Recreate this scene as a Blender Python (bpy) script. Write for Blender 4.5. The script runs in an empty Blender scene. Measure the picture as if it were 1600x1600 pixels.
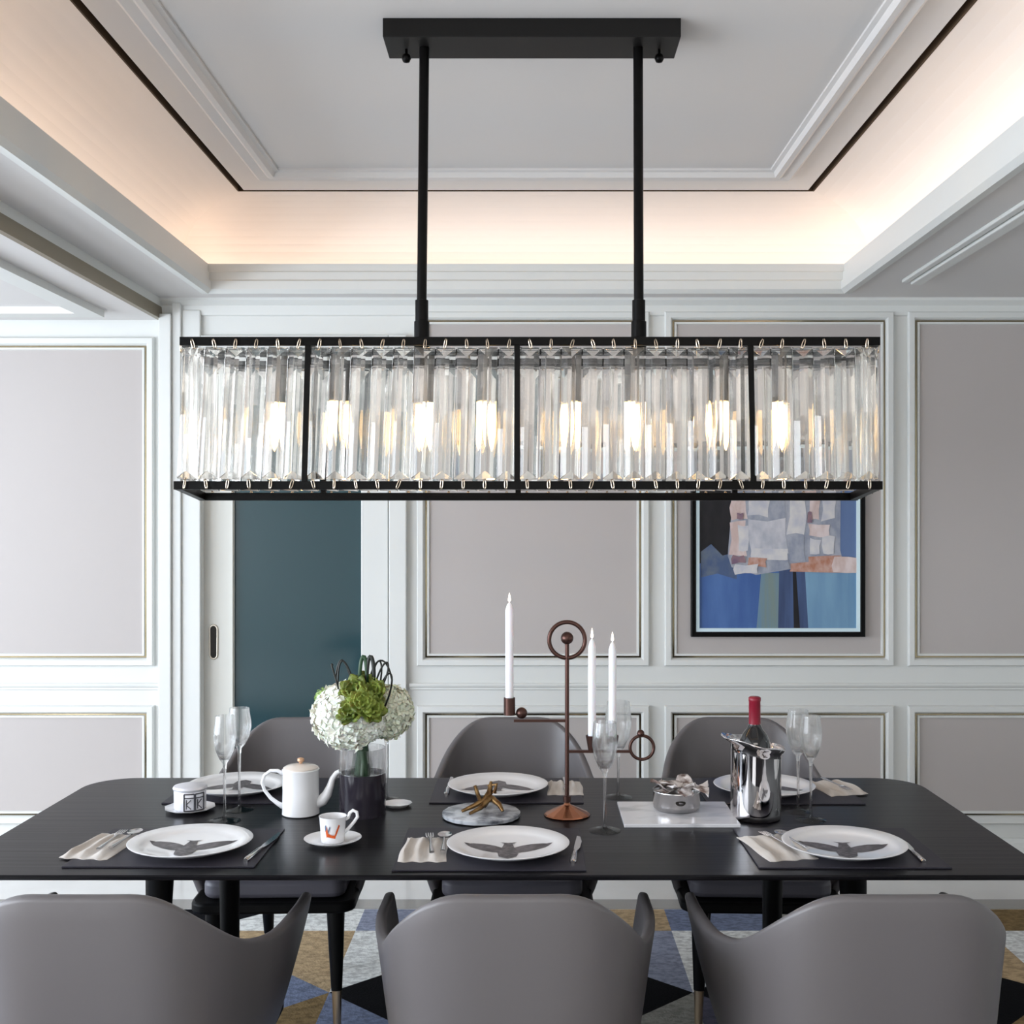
import bpy, bmesh, math, random
from mathutils import Vector, Matrix
random.seed(7)
PI = math.pi
C = bpy.context.scene.collection
# ------------------------------------------------------------------ camera
F = 1800.0; CX = 828.0; CY = 818.0; H = 1.5
def P(px, py, d):                      # a point seen at (px,py) standing d metres away
    return Vector(((px-CX)*d/F, d, H+(CY-py)*d/F))
def T(px, py, z=0.75):                 # a point on the table top
    d = F*(H-z)/(py-CY); return Vector(((px-CX)*d/F, d, z))
def X(px, d): return (px-CX)*d/F
def Z(py, d): return H+(CY-py)*d/F
cam = bpy.data.cameras.new('camera'); camo = bpy.data.objects.new('camera', cam); C.objects.link(camo)
camo.location = (0, 0, H); camo.rotation_euler = (PI/2, 0, 0)
cam.sensor_width = 36; cam.lens = 36*F/1600; cam.clip_start = .05
cam.shift_x = (800-CX)/1600; cam.shift_y = (CY-800)/1600
bpy.context.scene.camera = camo
# ------------------------------------------------------------------ materials
def lin(c): return tuple(((v/255)/12.92 if v/255 <= .04045 else ((v/255+.055)/1.055)**2.4) for v in c)
def mat(name, col, rough=.5, metal=0, spec=.5, trans=0, ior=1.45, coat=0, emit=None, es=0, noise=None, bump=None, sheen=0, sub=0):
    m = bpy.data.materials.new(name); m.use_nodes = True
    nt = m.node_tree; b = nt.nodes['Principled BSDF']
    c = lin(col)
    b.inputs['Base Color'].default_value = (*c, 1)
    b.inputs['Roughness'].default_value = rough; b.inputs['Metallic'].default_value = metal
    b.inputs['Specular IOR Level'].default_value = spec; b.inputs['IOR'].default_value = ior
    b.inputs['Transmission Weight'].default_value = trans; b.inputs['Coat Weight'].default_value = coat
    b.inputs['Sheen Weight'].default_value = sheen
    if sub:
        b.inputs['Subsurface Weight'].default_value = sub; b.inputs['Subsurface Scale'].default_value = .02
    if emit:
        b.inputs['Emission Color'].default_value = (*lin(emit), 1); b.inputs['Emission Strength'].default_value = es
    tc = None
    if noise:          # (scale vector, second colour, detail, contrast lo, hi)
        sc, c2, det, lo, hi = noise
        tc = nt.nodes.new('ShaderNodeTexCoord'); mp = nt.nodes.new('ShaderNodeMapping'); mp.inputs['Scale'].default_value = sc
        nz = nt.nodes.new('ShaderNodeTexNoise'); nz.inputs['Scale'].default_value = 1; nz.inputs['Detail'].default_value = det
        cr = nt.nodes.new('ShaderNodeValToRGB')
        cr.color_ramp.elements[0].position = lo; cr.color_ramp.elements[1].position = hi
        cr.color_ramp.elements[0].color = (*c, 1); cr.color_ramp.elements[1].color = (*lin(c2), 1)
        nt.links.new(tc.outputs['Object'], mp.inputs['Vector']); nt.links.new(mp.outputs['Vector'], nz.inputs['Vector'])
        nt.links.new(nz.outputs['Fac'], cr.inputs['Fac']); nt.links.new(cr.outputs['Color'], b.inputs['Base Color'])
    if bump:           # (scale vector, strength, distance)
        sc, st, di = bump
        tc = nt.nodes.new('ShaderNodeTexCoord'); mp = nt.nodes.new('ShaderNodeMapping'); mp.inputs['Scale'].default_value = sc
        nz = nt.nodes.new('ShaderNodeTexNoise'); nz.inputs['Scale'].default_value = 1; nz.inputs['Detail'].default_value = 4
        bp = nt.nodes.new('ShaderNodeBump'); bp.inputs['Strength'].default_value = st; bp.inputs['Distance'].default_value = di
        nt.links.new(tc.outputs['Object'], mp.inputs['Vector']); nt.links.new(mp.outputs['Vector'], nz.inputs['Vector'])
        nt.links.new(nz.outputs['Fac'], bp.inputs['Height']); nt.links.new(bp.outputs['Normal'], b.inputs['Normal'])
    return m
def mix_clear(m, fac):                 # part of the light passes straight through the thin glass
    nt = m.node_tree; out = nt.nodes['Material Output']; b = nt.nodes['Principled BSDF']
    t = nt.nodes.new('ShaderNodeBsdfTransparent'); mx = nt.nodes.new('ShaderNodeMixShader'); mx.inputs[0].default_value = fac
    nt.links.new(b.outputs[0], mx.inputs[1]); nt.links.new(t.outputs[0], mx.inputs[2]); nt.links.new(mx.outputs[0], out.inputs['Surface'])
    return m
M = {}
M['white'] = mat('white_paint', (220, 221, 218), .45)
M['ceil'] = mat('ceiling_paint', (218, 215, 213), .6)
M['cove'] = mat('cove_paint', (238, 230, 224), .7)
M['taupe'] = mat('taupe_wallcovering', (184, 177, 174), .7, bump=((900, 900, 900), .08, .001))
M['inlay'] = mat('polished_bronze_inlay', (150, 138, 112), .12, 1)
M['gap'] = mat('shadow_gap_paint', (70, 52, 32), .8)
M['brown'] = mat('bronze_track_metal', (140, 130, 112), .4, .6)
M['floor'] = mat('polished_marble', (226, 224, 222), .18, noise=((1.2, 1.2, 1.2), (206, 203, 200), 6, .45, .7))
M['strip'] = mat('grey_marble_border', (150, 146, 142), .2)
M['wood'] = mat('blackened_oak', (24, 23, 26), .28, spec=.13, noise=((1.3, 30, 4), (13, 12, 14), 8, .5, .66), bump=((1.6, 60, 6), .22, .002))
M['woodleg'] = mat('black_lacquer_wood', (8, 8, 9), .4, spec=.15)
M['leather'] = mat('grey_leather', (100, 96, 97), .38, spec=.55, bump=((500, 500, 500), .06, .0006))
M['leather_in'] = mat('inner_grey_leather', (86, 84, 92), .45, bump=((500, 500, 500), .06, .0006))
M['base'] = mat('black_seat_base', (6, 6, 7), .5, spec=.15)
M['brass'] = mat('satin_brass', (196, 176, 150), .3, 1)
M['black'] = mat('matt_black_metal', (6, 5, 5), .35, 0, spec=.15)
M['canopy'] = mat('dark_bronze_metal', (20, 19, 18), .5, 0, spec=.3)
M['wire'] = mat('chrome_wire', (220, 205, 185), .2, 1)
M['crystal'] = mix_clear(mat('clear_crystal', (255, 253, 249), .0, trans=1, ior=1.5), .12)
M['glass'] = mix_clear(mat('clear_glass', (255, 255, 255), .0, trans=1, ior=1.42), .45)
M['socket'] = mat('dark_grey_socket', (96, 92, 88), .4, .4)
M['bulb'] = mat('lit_bulb', (255, 240, 210), .3, emit=(255, 206, 132), es=16)
M['led'] = mat('warm_led', (255, 230, 200), .5, emit=(255, 234, 216), es=3.2)
M['porcelain'] = mat('white_porcelain', (238, 238, 240), .12, coat=.4)
M['print'] = mat('dark_insect_print', (62, 56, 60), .35, noise=((60, 60, 60), (110, 104, 108), 4, .4, .7))
M['print2'] = mat('grey_insect_print', (110, 104, 106), .35, noise=((90, 90, 90), (60, 56, 60), 4, .35, .6))
M['mat'] = mat('dark_grey_placemat', (50, 48, 56), .42, spec=.15, bump=((700, 700, 700), .15, .001))
M['napkin'] = mat('beige_linen', (186, 176, 166), .85, noise=((40, 6, 10), (206, 200, 194), 3, .4, .65), sheen=.3)
M['silver'] = mat('polished_silver', (205, 203, 203), .14, 1)
M['mirror'] = mat('mirror_steel', (225, 222, 224), .035, 1, bump=((9, 9, 3), .12, .01))
M['steelmatt'] = mat('brushed_steel', (180, 178, 178), .22, 1)
M['copper'] = mat('copper', (176, 120, 92), .25, 1)
M['bronze'] = mat('dark_bronze', (84, 60, 54), .32, .8)
M['goldtwig'] = mat('aged_gold', (150, 120, 80), .35, 1, noise=((40, 40, 40), (84, 60, 40), 4, .4, .65))
M['wax'] = mat('white_wax', (244, 244, 250), .4, sub=.3)
M['flame'] = mat('candle_flame', (255, 250, 240), .5, emit=(255, 240, 225), es=1.6)
M['marble'] = mat('white_marble', (222, 222, 226), .15, noise=((7, 16, 8), (150, 152, 158), 8, .5, .78))
M['greystone'] = mat('grey_veined_stone', (196, 200, 206), .3, noise=((26, 26, 26), (90, 94, 104), 9, .42, .66))
M['hyd'] = mat('cream_petals', (250, 249, 236), .6, sub=.2)
M['hyd2'] = mat('ivory_petals', (236, 236, 214), .6, sub=.2)
M['green'] = mat('lime_petals', (140, 156, 66), .5, noise=((25, 25, 25), (66, 84, 22), 4, .38, .66), sub=.1)
M['budgreen'] = mat('pale_green_bud', (160, 186, 112), .5)
M['stem'] = mat('dark_green_stem', (30, 62, 34), .4)
M['grass'] = mat('black_green_grass', (26, 30, 26), .4)
M['leafgreen'] = mat('deep_green_leaf', (30, 66, 34), .4)
M['darkwater'] = mat('black_glass', (40, 36, 44), .12)
M['teal'] = mat('teal_glass', (34, 62, 68), .1, spec=.45)
M['bottle'] = mat('black_bottle_glass', (10, 10, 12), .06, coat=.6)
M['capsule'] = mat('red_foil', (132, 22, 44), .35)
M['orange'] = mat('orange_print', (206, 88, 32), .4)
M['blueprint'] = mat('blue_grey_print', (90, 110, 140), .4)
M['knob'] = mat('gold_glaze', (206, 164, 132), .25, .3)
M['filigree'] = mat('dark_pewter', (84, 84, 90), .35, .6)
M['pale'] = mat('pale_frosted_metal', (222, 222, 228), .35, .3)
M['petalw'] = mat('dried_petal', (236, 230, 228), .5, noise=((30, 30, 30), (120, 100, 92), 5, .42, .6))
M['handle'] = mat('nickel_pull', (200, 192, 178), .3, .8)
M['dark'] = mat('dark_recess', (30, 26, 22), .7)
M['framewhite'] = mat('pale_mount', (214, 234, 240), .4)
# ------------------------------------------------------------------ mesh helpers
def box(bm, x0, x1, y0, y1, z0, z1, rot=None, mi=0):
    v = [bm.verts.new((x, y, z)) for x in (x0, x1) for y in (y0, y1) for z in (z0, z1)]
    fs = [(0, 1, 3, 2), (4, 6, 7, 5), (0, 4, 5, 1), (2, 3, 7, 6), (0, 2, 6, 4), (1, 5, 7, 3)]
    for f in fs:
        g = bm.faces.new([v[i] for i in f]); g.material_index = mi
    if rot: bmesh.ops.transform(bm, matrix=rot, verts=v)
    return v
def lathe(bm, prof, n=32, cx=0, cy=0, cap=True, mi=0):
    rings = []
    for r, z in prof:
        if r < 1e-5: rings.append([bm.verts.new((cx, cy, z))])
        else: rings.append([bm.verts.new((cx+r*math.cos(2*PI*i/n), cy+r*math.sin(2*PI*i/n), z)) for i in range(n)])
    allv = [v for r in rings for v in r]
    for a, b in zip(rings, rings[1:]):
        for i in range(n):
            j = (i+1) % n
            if len(a) == 1 and len(b) == 1: continue
            if len(a) == 1: f = bm.faces.new((a[0], b[j], b[i]))
            elif len(b) == 1: f = bm.faces.new((a[i], a[j], b[0]))
            else: f = bm.faces.new((a[i], a[j], b[j], b[i]))
            f.material_index = mi
    if cap:
        for r, fl in ((rings[0], True), (rings[-1], False)):
            if len(r) > 1:
                f = bm.faces.new(r[::-1] if fl else r); f.material_index = mi
    return allv
def tube(bm, pts, rad, n=10, closed=False, mi=0, flat=1.0):
    pts = [Vector(p) for p in pts]; N = len(pts)
    rs = rad if isinstance(rad, (list, tuple)) else [rad]*N
    rings = []; up = None
    for i, p in enumerate(pts):
        if closed: t = pts[(i+1) % N]-pts[i-1]
        else: t = pts[min(i+1, N-1)]-pts[max(i-1, 0)]
        t.normalize()
        if up is None:
            up = Vector((0, 0, 1)) if abs(t.z) < .9 else Vector((1, 0, 0))
        u = (up - t*up.dot(t)).normalized(); w = t.cross(u); up = u
        rings.append([bm.verts.new(p+u*math.cos(2*PI*k/n)*rs[i]+w*math.sin(2*PI*k/n)*rs[i]*flat) for k in range(n)])
    m = N if closed else N-1
    for i in range(m):
        a, b = rings[i], rings[(i+1) % N]
        for k in range(n):
            l = (k+1) % n
            f = bm.faces.new((a[k], a[l], b[l], b[k])); f.material_index = mi
    if not closed:
        bm.faces.new(rings[0][::-1]).material_index = mi; bm.faces.new(rings[-1]).material_index = mi
def poly(bm, pts, z0, z1, mi=0):       # extruded xy polygon
    a = [bm.verts.new((x, y, z0)) for x, y in pts]; b = [bm.verts.new((x, y, z1)) for x, y in pts]
    n = len(pts); bm.faces.new(a[::-1]).material_index = mi; bm.faces.new(b).material_index = mi
    for i in range(n):
        j = (i+1) % n; bm.faces.new((a[i], a[j], b[j], b[i])).material_index = mi
    return a+b
def polyw(bm, pts, y0, y1, mi=0):      # extruded xz polygon (on a wall)
    a = [bm.verts.new((x, y0, z)) for x, z in pts]; b = [bm.verts.new((x, y1, z)) for x, z in pts]
    n = len(pts); bm.faces.new(a).material_index = mi; bm.faces.new(b[::-1]).material_index = mi
    for i in range(n):
        j = (i+1) % n; bm.faces.new((a[i], b[i], b[j], a[j])).material_index = mi
def rframe(bm, u0, u1, w0, w1, prof, f):   # mitred rectangular moulding; f(u,w,h) maps to 3D
    rings = []
    for o, h in prof:
        rings.append([bm.verts.new(f(u, w, h)) for u, w in ((u0+o, w0+o), (u1-o, w0+o), (u1-o, w1-o), (u0+o, w1-o))])
    for a, b in zip(rings, rings[1:]+rings[:1]):
        for i in range(4):
            j = (i+1) % 4; bm.faces.new((a[i], a[j], b[j], b[i]))
def obj(name, bm, m, parent=None, smooth=0, loc=None, bevel=0, sub=0, rot=None, bseg=2):
    bmesh.ops.recalc_face_normals(bm, faces=bm.faces)
    me = bpy.data.meshes.new(name); bm.to_mesh(me); bm.free()
    for mm in (m if isinstance(m, (list, tuple)) else [m]): me.materials.append(mm)
    o = bpy.data.objects.new(name, me); C.objects.link(o)
    if parent: o.parent = parent
    if loc is not None: o.location = loc
    if rot is not None: o.rotation_euler = rot
    if smooth:
        me.shade_smooth()
        if smooth < 180: me.set_sharp_from_angle(angle=math.radians(smooth))
    if bevel:
        b = o.modifiers.new('bevel', 'BEVEL'); b.width = bevel; b.segments = bseg; b.limit_method = 'ANGLE'; b.angle_limit = math.radians(40)
    if sub:
        s = o.modifiers.new('sub', 'SUBSURF'); s.levels = sub; s.render_levels = sub
    return o
def tag(o, label, cat, group=None):
    o['label'] = label; o['category'] = cat
    if group: o['group'] = group
    return o
def thing(name, label, cat, loc, rz=0, group=None):
    o = bpy.data.objects.new(name, None); C.objects.link(o); o.empty_display_size = .05
    o.location = loc; o.rotation_euler = (0, 0, rz)
    return tag(o, label, cat, group)
def struct(o): o['kind'] = 'structure'; return o
def dup(root, loc, rz=0, label=None):
    r = root.copy(); C.objects.link(r); r.location = loc; r.rotation_euler = (0, 0, rz)
    if label: r['label'] = label
    for ch in list(root.children):
        c = ch.copy(); C.objects.link(c); c.parent = r
        for g in list(ch.children):
            e = g.copy(); C.objects.link(e); e.parent = c
    return r
NB = bmesh.new
# ================================================================== ROOM
WD = 5.12                       # distance of the back wall
XL, XR, YR = -4.6, 3.3, -2.6    # room limits
ZS = Z(468, WD)                 # soffit
ZL = Z(500, WD)                 # ceiling of the left bay
XB = X(254, WD)                 # line where the left bay begins
ZC = H + 1.364                  # tray ceiling
TX0, TX1, TY0, TY1 = X(325, 4.9), X(1319, 4.9), .6, 4.90
DX0, DX1 = X(315, WD), X(565, WD); DZ = Z(560, WD)
# floor
bm = NB(); box(bm, XL, XR, YR, WD+.35, -.1, 0); struct(obj('floor', bm, M['floor']))
bm = NB(); d0, d1 = 2700/(1420-CY), 2700/(1406-CY); box(bm, XL, XR, d0, d1, 0, .002); struct(obj('trim_1', bm, M['strip']))
# back wall pieces, one mesh
bm = NB()
box(bm, XL-.2, XB, WD, WD+.2, 0, 3.2)
box(bm, XB, DX0, WD+.0, WD+.2, 0, 3.2)
box(bm, DX0, DX1, WD, WD+.2, DZ, 3.2)
box(bm, DX1, XR+.2, WD, WD+.2, 0, 3.2)
struct(obj('wall_back', bm, M['white']))
bm = NB()                        # left wall with two big window openings
wy = [(-1.9, .9), (1.5, 4.3)]
box(bm, XL-.2, XL, YR, WD, 0, .45); box(bm, XL-.2, XL, YR, WD, 2.3, 3.2)
for a, b in ((YR, wy[0][0]), (wy[0][1], wy[1][0]), (wy[1][1], WD)): box(bm, XL-.2, XL, a, b, .45, 2.3)
struct(obj('wall_left', bm, M['white']))
for i, (a, b) in enumerate(wy):
    bm = NB()
    prof = [(0, 0), (0, .06), (.05, .06), (.05, 0)]
    rframe(bm, a, b, .45, 2.3, prof, lambda u, w, h: (XL-.1+h, u, w))
    box(bm, XL-.09, XL-.05, (a+b)/2-.025, (a+b)/2+.025, .5, 2.25)
    struct(obj('window_%d' % (i+1), bm, M['white']))
bm = NB(); box(bm, XR, XR+.2, YR, WD, 0, 3.2); struct(obj('wall_right', bm, M['white']))
bm = NB(); box(bm, XL-.2, XR+.2, YR-.2, YR, 0, 3.2); struct(obj('wall_rear', bm, M['white']))
# ceiling: soffit frame round the tray
bm = NB()
g_ = .03
box(bm, XB, TX0-g_, YR, WD, ZS, ZS+.09); box(bm, TX1+g_, XR, YR, WD, ZS, ZS+.09)
box(bm, TX0-g_, TX1+g_, TY1+g_, WD, ZS, ZS+.09); box(bm, TX0-g_, TX1+g_, YR, TY0-g_, ZS, ZS+.09)
bmesh.ops.translate(bm, verts=bm.verts, vec=(0, 0, 0)); struct(obj('ceiling_soffit', bm, M['ceil']))
bm = NB(); box(bm, XL-.2, XB-.021, YR, WD, ZL, ZL+.2); struct(obj('ceiling_left_bay', bm, M['ceil']))
# curved cove around the tray
bm = NB()
cp = []
K = 10
cp.append((-.16, 2.585)); cp.append((-.16, 2.66))
for k in range(K+1):
    a = PI/2*k/K
    cp.append((-.16+.33*(1-math.cos(a)), 2.66+(ZC-2.66)*math.sin(a)))
prof = [(o, z) for o, z in cp]
rings = []
for o, z in prof:
    rings.append([bm.verts.new(p) for p in ((TX0+o, TY0+o, z), (TX1-o, TY0+o, z), (TX1-o, TY1-o, z), (TX0+o, TY1-o, z))])
for a, b in zip(rings, rings[1:]):
    for i in range(4): bm.faces.new((a[i], a[(i+1) % 4], b[(i+1) % 4], b[i]))
ob = struct(obj('ceiling_cove', bm, M['cove']))
sm = ob.modifiers.new('solid', 'SOLIDIFY'); sm.thickness = .01; sm.offset = 1
EX = .17                          # cove reaches this far inwards
bm = NB()
g = .032
box(bm, TX0+EX+g, TX1-EX-g, TY0+EX+g, TY1-EX-g, ZC-.004, ZC+.02)
struct(obj('ceiling', bm, M['ceil']))
bm = NB(); box(bm, TX0-.2, TX1+.2, TY0-.2, TY1+.2, ZC+.05, ZC+.06); rframe(bm, TX0, TX1, TY0, TY1, [(EX+.0005, ZC-.001), (EX+.006, ZC-.001), (EX+.006, ZC+.05), (EX+.0005, ZC+.05)], lambda u, w, h: (u, w, h)); struct(obj('ceiling_gap', bm, M['gap']))
# lip moulding of the tray
bm = NB()
z0 = ZS-.012; zt = H+1.105
lp = [(.0, ZS+.01), (.035, ZS+.01), (.035, z0), (.0, z0-.006), (-.018, z0+.01), (-.018, z0+.045), (-.008, z0+.052), (-.008, z0+.085), (0.0, z0+.09), (.0, zt), (.07, zt), (.07, ZS+.02)]
# offsets grow outwards here
rframe(bm, TX0, TX1, TY0, TY1, [(-o, z) for o, z in lp], lambda u, w, h: (u, w, h))
struct(obj('trim_2', bm, M['white']))
# led strip on the lip
for k, (a, b, c, d) in enumerate(((TX0-.12, TX1+.12, TY1+.085, TY1+.12), (TX0-.12, TX1+.12, TY0-.12, TY0-.085), (TX0-.12, TX0-.085, TY0-.08, TY1+.08), (TX1+.085, TX1+.12, TY0-.08, TY1+.08))):
    bm = NB(); box(bm, a, b, c, d, ZS+.0902, ZS+.100)
    nm = ['along the back of the tray ceiling', 'along the near side of the tray ceiling', 'along the left of the tray ceiling', 'along the right of the tray ceiling'][k]
    tag(obj('led_strip', bm, M['led']), 'warm light strip hidden in the cove ' + nm, 'light strip', 'cove light strips')
# tray ceiling moulding
zc = ZC-.004
x0, x1, y1 = X(403, 4.508), X(1236, 4.508), 4.508
mp = [(0, 0), (0, .016), (.012, .024), (.045, .018), (.06, .03), (.078, .03), (.086, .012), (.1, .008), (.1, 0)]
bm = NB(); rframe(bm, x0, x1, 1.0, y1, mp, lambda u, w, h: (u, w, zc-h)); struct(obj('trim_3', bm, M['ceil']))
# left beam: white moulding + bronze track face
bm = NB(); box(bm, XB-.02, XB, YR, WD, Z(481, WD), ZS); struct(obj('trim_4', bm, M['white']))
bm = NB(); box(bm, XB-.0208, XB+.002, YR, WD-.001, ZL, Z(481, WD)-.0002); struct(obj('trim_5', bm, M['brown']))
bm = NB(); rframe(bm, XL+.3, X(163, 4.89), -1.5, 4.89, [(0, 0), (0, .03), (.09, .03), (.09, 0)], lambda u, w, h: (u, w, ZL-h)); struct(obj('trim_6', bm, M['white']))
# moulding in right soffit
bm = NB()
for a, b, h in ((1.516, 1.545, .014), (1.552, 1.60, .022)): box(bm, a, b, -1.5, 4.70, ZS-h, ZS)
struct(obj('trim_7', bm, M['white'], bevel=.004))
# crown at the wall top
bm = NB()
yy = [(0, 0), (.05, 0), (.045, .012), (.02, .03), (.012, .07), (0, .075)]
vs = [[bm.verts.new((x, WD-a, ZS-b)) for a, b in yy] for x in (XB, XR)]
for i in range(len(yy)):
    j = (i+1) % len(yy); bm.faces.new((vs[0][i], vs[0][j], vs[1][j], vs[1][i]))
bm.faces.new(vs[0]); bm.faces.new(vs[1][::-1]); struct(obj('trim_8', bm, M['white']))
# wall panels
wp = [(0, -.001), (0, .016), (.005, .024), (.026, .024), (.032, .014), (.036, .001), (.043, .001), (.045, .011), (.053, .011), (.056, -.001)]
panels = [(-115, 528, 242, 1040), (-115, 1102, 242, 1286), (652, 488, 1014, 1040), (652, 1102, 1014, 1286), (1038, 488, 1395, 1040), (1038, 1102, 1395, 1286), (1417, 488, 1790, 1040), (1417, 1102, 1790, 1286)]
tn = 9
for (a, b, c, d) in panels:
    xa, xb, za, zb = X(a, WD), X(c, WD), Z(d, WD), Z(b, WD)
    bm = NB(); rframe(bm, xa, xb, za, zb, wp, lambda u, w, h: (u, WD-h, w))
    o = struct(obj('trim_%d' % tn, bm, M['white'])); tn += 1
    bm = NB(); box(bm, xa+.05, xb-.05, WD-.003, WD+.004, za+.05, zb-.05); obj('panel_fabric', bm, M['taupe'], o)
    bm = NB(); rframe(bm, xa, xb, za, zb, [(.0362, .0012), (.0362, .0032), (.0432, .0032), (.0432, .0012)], lambda u, w, h: (u, WD-h, w)); obj('inlay_strip', bm, M['inlay'], o)
def hrail(xa, xb, ytop, prof, name):
    bm = NB(); zt = Z(ytop, WD)
    vs = [[bm.verts.new((x, WD-a, zt-b)) for a, b in prof] for x in (xa, xb)]
    for i in range(len(prof)):
        j = (i+1) % len(prof); bm.faces.new((vs[0][i], vs[0][j], vs[1][j], vs[1][i]))
    bm.faces.new(vs[0]); bm.faces.new(vs[1][::-1]); return struct(obj(name, bm, M['white']))
rp = [(-.001, 0), (.016, 0), (.02, .006), (.018, .014), (.008, .02), (.008, .028), (.003, .032), (-.001, .032)]
hrail(X(640, WD), XR, 1067, rp, 'trim_%d' % tn); tn += 1
hrail(XL, XB, 1067, rp, 'trim_%d' % tn); tn += 1
sp = [(-.001, 0), (.012, 0), (.016, .012), (.02, .018), (.02, .034), (.03, .04), (.034, .06), (.034, Z(1309, WD)), (-.001, Z(1309, WD))]
hrail(X(640, WD), XR, 1309, sp, 'baseboard_back')
hrail(XL, XB, 1309, sp, 'baseboard_left_bay')
# pilaster, door casing
bm = NB(); box(bm, XB-.003, X(272, WD), WD-.05, WD, 0, ZL+.02); box(bm, X(272, WD), X(286, WD), WD-.035, WD, 0, ZS-.02); box(bm, X(286, WD), DX0, WD-.022, WD, 0, ZS-.05)
struct(obj('trim_%d' % tn, bm, M['white'], bevel=.004)); tn += 1
bm = NB(); box(bm, DX1, X(607, WD), WD-.02, WD, 0, DZ+.1); box(bm, X(609, WD), X(636, WD), WD-.035, WD, 0, DZ+.1)
box(bm, DX0, DX1, WD-.02, WD, DZ, DZ+.1)
struct(obj('trim_%d' % tn, bm, M['white'], bevel=.004)); tn += 1
# sliding door
cream = mat('cream_door_paint', (214, 213, 206), .4)
bm = NB(); xg = X(362, WD)
box(bm, DX0, xg, WD+.04, WD+.09, 0, DZ); box(bm, xg, DX1, WD+.04, WD+.09, DZ-.03, DZ); box(bm, xg, DX1, WD+.04, WD+.09, 0, .10)
box(bm, xg-.012, xg-.004, WD+.032, WD+.04, .1, DZ-.03)
door = struct(obj('door_1', bm, cream))
bm = NB(); box(bm, xg, DX1+.05, WD+.055, WD+.07, .1, DZ-.03); obj('glass_pane', bm, M['teal'], door)
# faint rails seen in the glass pane
hx, hz = X(334, WD+.04), Z(1003, WD+.04)
bm = NB(); pts = []
for k in range(24):
    a = 2*PI*k/24; pts.append((hx+.017*math.cos(a), WD+.037, hz+(.055 if math.sin(a) >= 0 else -.055)+.02*math.sin(a)))
tube(bm, pts, .0045, 6, closed=True); hd = obj('door_pull', bm, M['handle'], door, smooth=180)
bm = NB(); polyw(bm, [(p[0], p[2]) for p in pts], WD+.0375, WD+.0395); obj('pull_recess', bm, M['dark'], hd)
# ================================================================== RUG
bm = NB()
cw, ch = 1.156, 1.11; gx = -.06; gy = 3.66
cols = [(186, 162, 128), (120, 130, 156), (232, 234, 232), (9, 9, 14), (150, 156, 176), (134, 112, 78), (152, 150, 142), (90, 88, 104)]
rm = []
for i, c in enumerate(cols):
    c2 = tuple(int(v*.82) for v in c)
    rm.append(mat('rug_pile_%s' % ['tan', 'blue', 'ivory', 'black', 'pale_blue', 'brown', 'stone', 'violet'][i], c, .95, noise=((45, 70, 50), c2, 8, .4, .62), spec=.1, sheen=.0, bump=((150, 150, 150), .5, .004)))
y_hi, y_lo, x_lo, x_hi = 4.45, .9, -2.9, 2.4
def clip(poly_, f):
    out = []
    for i in range(len(poly_)):
        a, b = poly_[i-1], poly_[i]; fa, fb = f(a), f(b)
        if fa*fb < 0:
            t = fa/(fa-fb); out.append((a[0]+(b[0]-a[0])*t, a[1]+(b[1]-a[1])*t))
        if fb >= 0: out.append(b)
    return out
def cell(i, j):
    cx, cy = gx+i*cw, gy-j*ch; hx_, hy_ = cw/2, ch/2
    n, s, e, w = (cx, cy+hy_), (cx, cy-hy_), (cx+hx_, cy), (cx-hx_, cy)
    base = {(0, 0): (2, 4, 1, 6, 3), (-1, 0): (2, 0, 1, 5, 1), (1, 0): (2, 0, 7, 5, 3), (0, -1): (0, 2, 4, 0, 1), (-1, -1): (5, 1, 4, 2, 3), (1, -1): (1, 0, 1, 2, 6)}
    nw, ne, sw, se, dm = base.get((i, j), [(0, 4, 5, 2, 3), (2, 1, 6, 0, 7), (4, 0, 1, 5, 6)][(i*2+j) % 3])
    return [([(cx-hx_, cy+hy_), w, n], nw), ([(cx+hx_, cy+hy_), n, e], ne), ([(cx-hx_, cy-hy_), s, w], sw), ([(cx+hx_, cy-hy_), e, s], se), ([n, w, s, e], dm)]
for i in range(-3, 4):
    for j in range(-2, 4):
        for pg, c in cell(i, j):
            for f in (lambda p: p[0]-x_lo, lambda p: x_hi-p[0], lambda p: p[1]-y_lo, lambda p: y_hi-p[1]):
                if pg: pg = clip(pg, f)
            if len(pg) > 2: poly(bm, pg, .0, .010, c)
tag(obj('area_rug', bm, rm), 'large patterned rug of tan, blue, ivory and black triangles under the dining table', 'rug')
RZ = .010
# ================================================================== TABLE
tx = -.075; ty0, ty1 = 2.4545, 3.40; L = 1.20
table = thing('dining_table', 'long black wooden dining table with rounded corners set for six', 'table', (tx, (ty0+ty1)/2, 0))
hy = (ty1-ty0)/2
def rrect(hx_, hy_, r, n=8):
    pts = []
    for qx, qy, a0 in ((1, -1, -90), (1, 1, 0), (-1, 1, 90), (-1, -1, 180)):
        for k in range(n+1):
            q_ = r*.55 if qy < 0 else r; a = math.radians(a0+90*k/n); pts.append((qx*(hx_-q_)+q_*math.cos(a), qy*(hy_-q_)+q_*math.sin(a)))
    return pts
bm = NB()
lay = [(.030, .7345), (.004, .7385), (0, .742), (0, .747), (.003, .75)]
rings = []
for ins, z in lay: rings.append([bm.verts.new((x, y, z)) for x, y in rrect(L-ins, hy-ins, .13-ins)])
for a, b in zip(rings, rings[1:]):
    n = len(a)
    for i in range(n): bm.faces.new((a[i], a[(i+1) % n], b[(i+1) % n], b[i]))
bm.faces.new(rings[0][::-1]); bm.faces.new(rings[-1]); obj('tabletop', bm, M['wood'], table, smooth=30)
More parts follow.
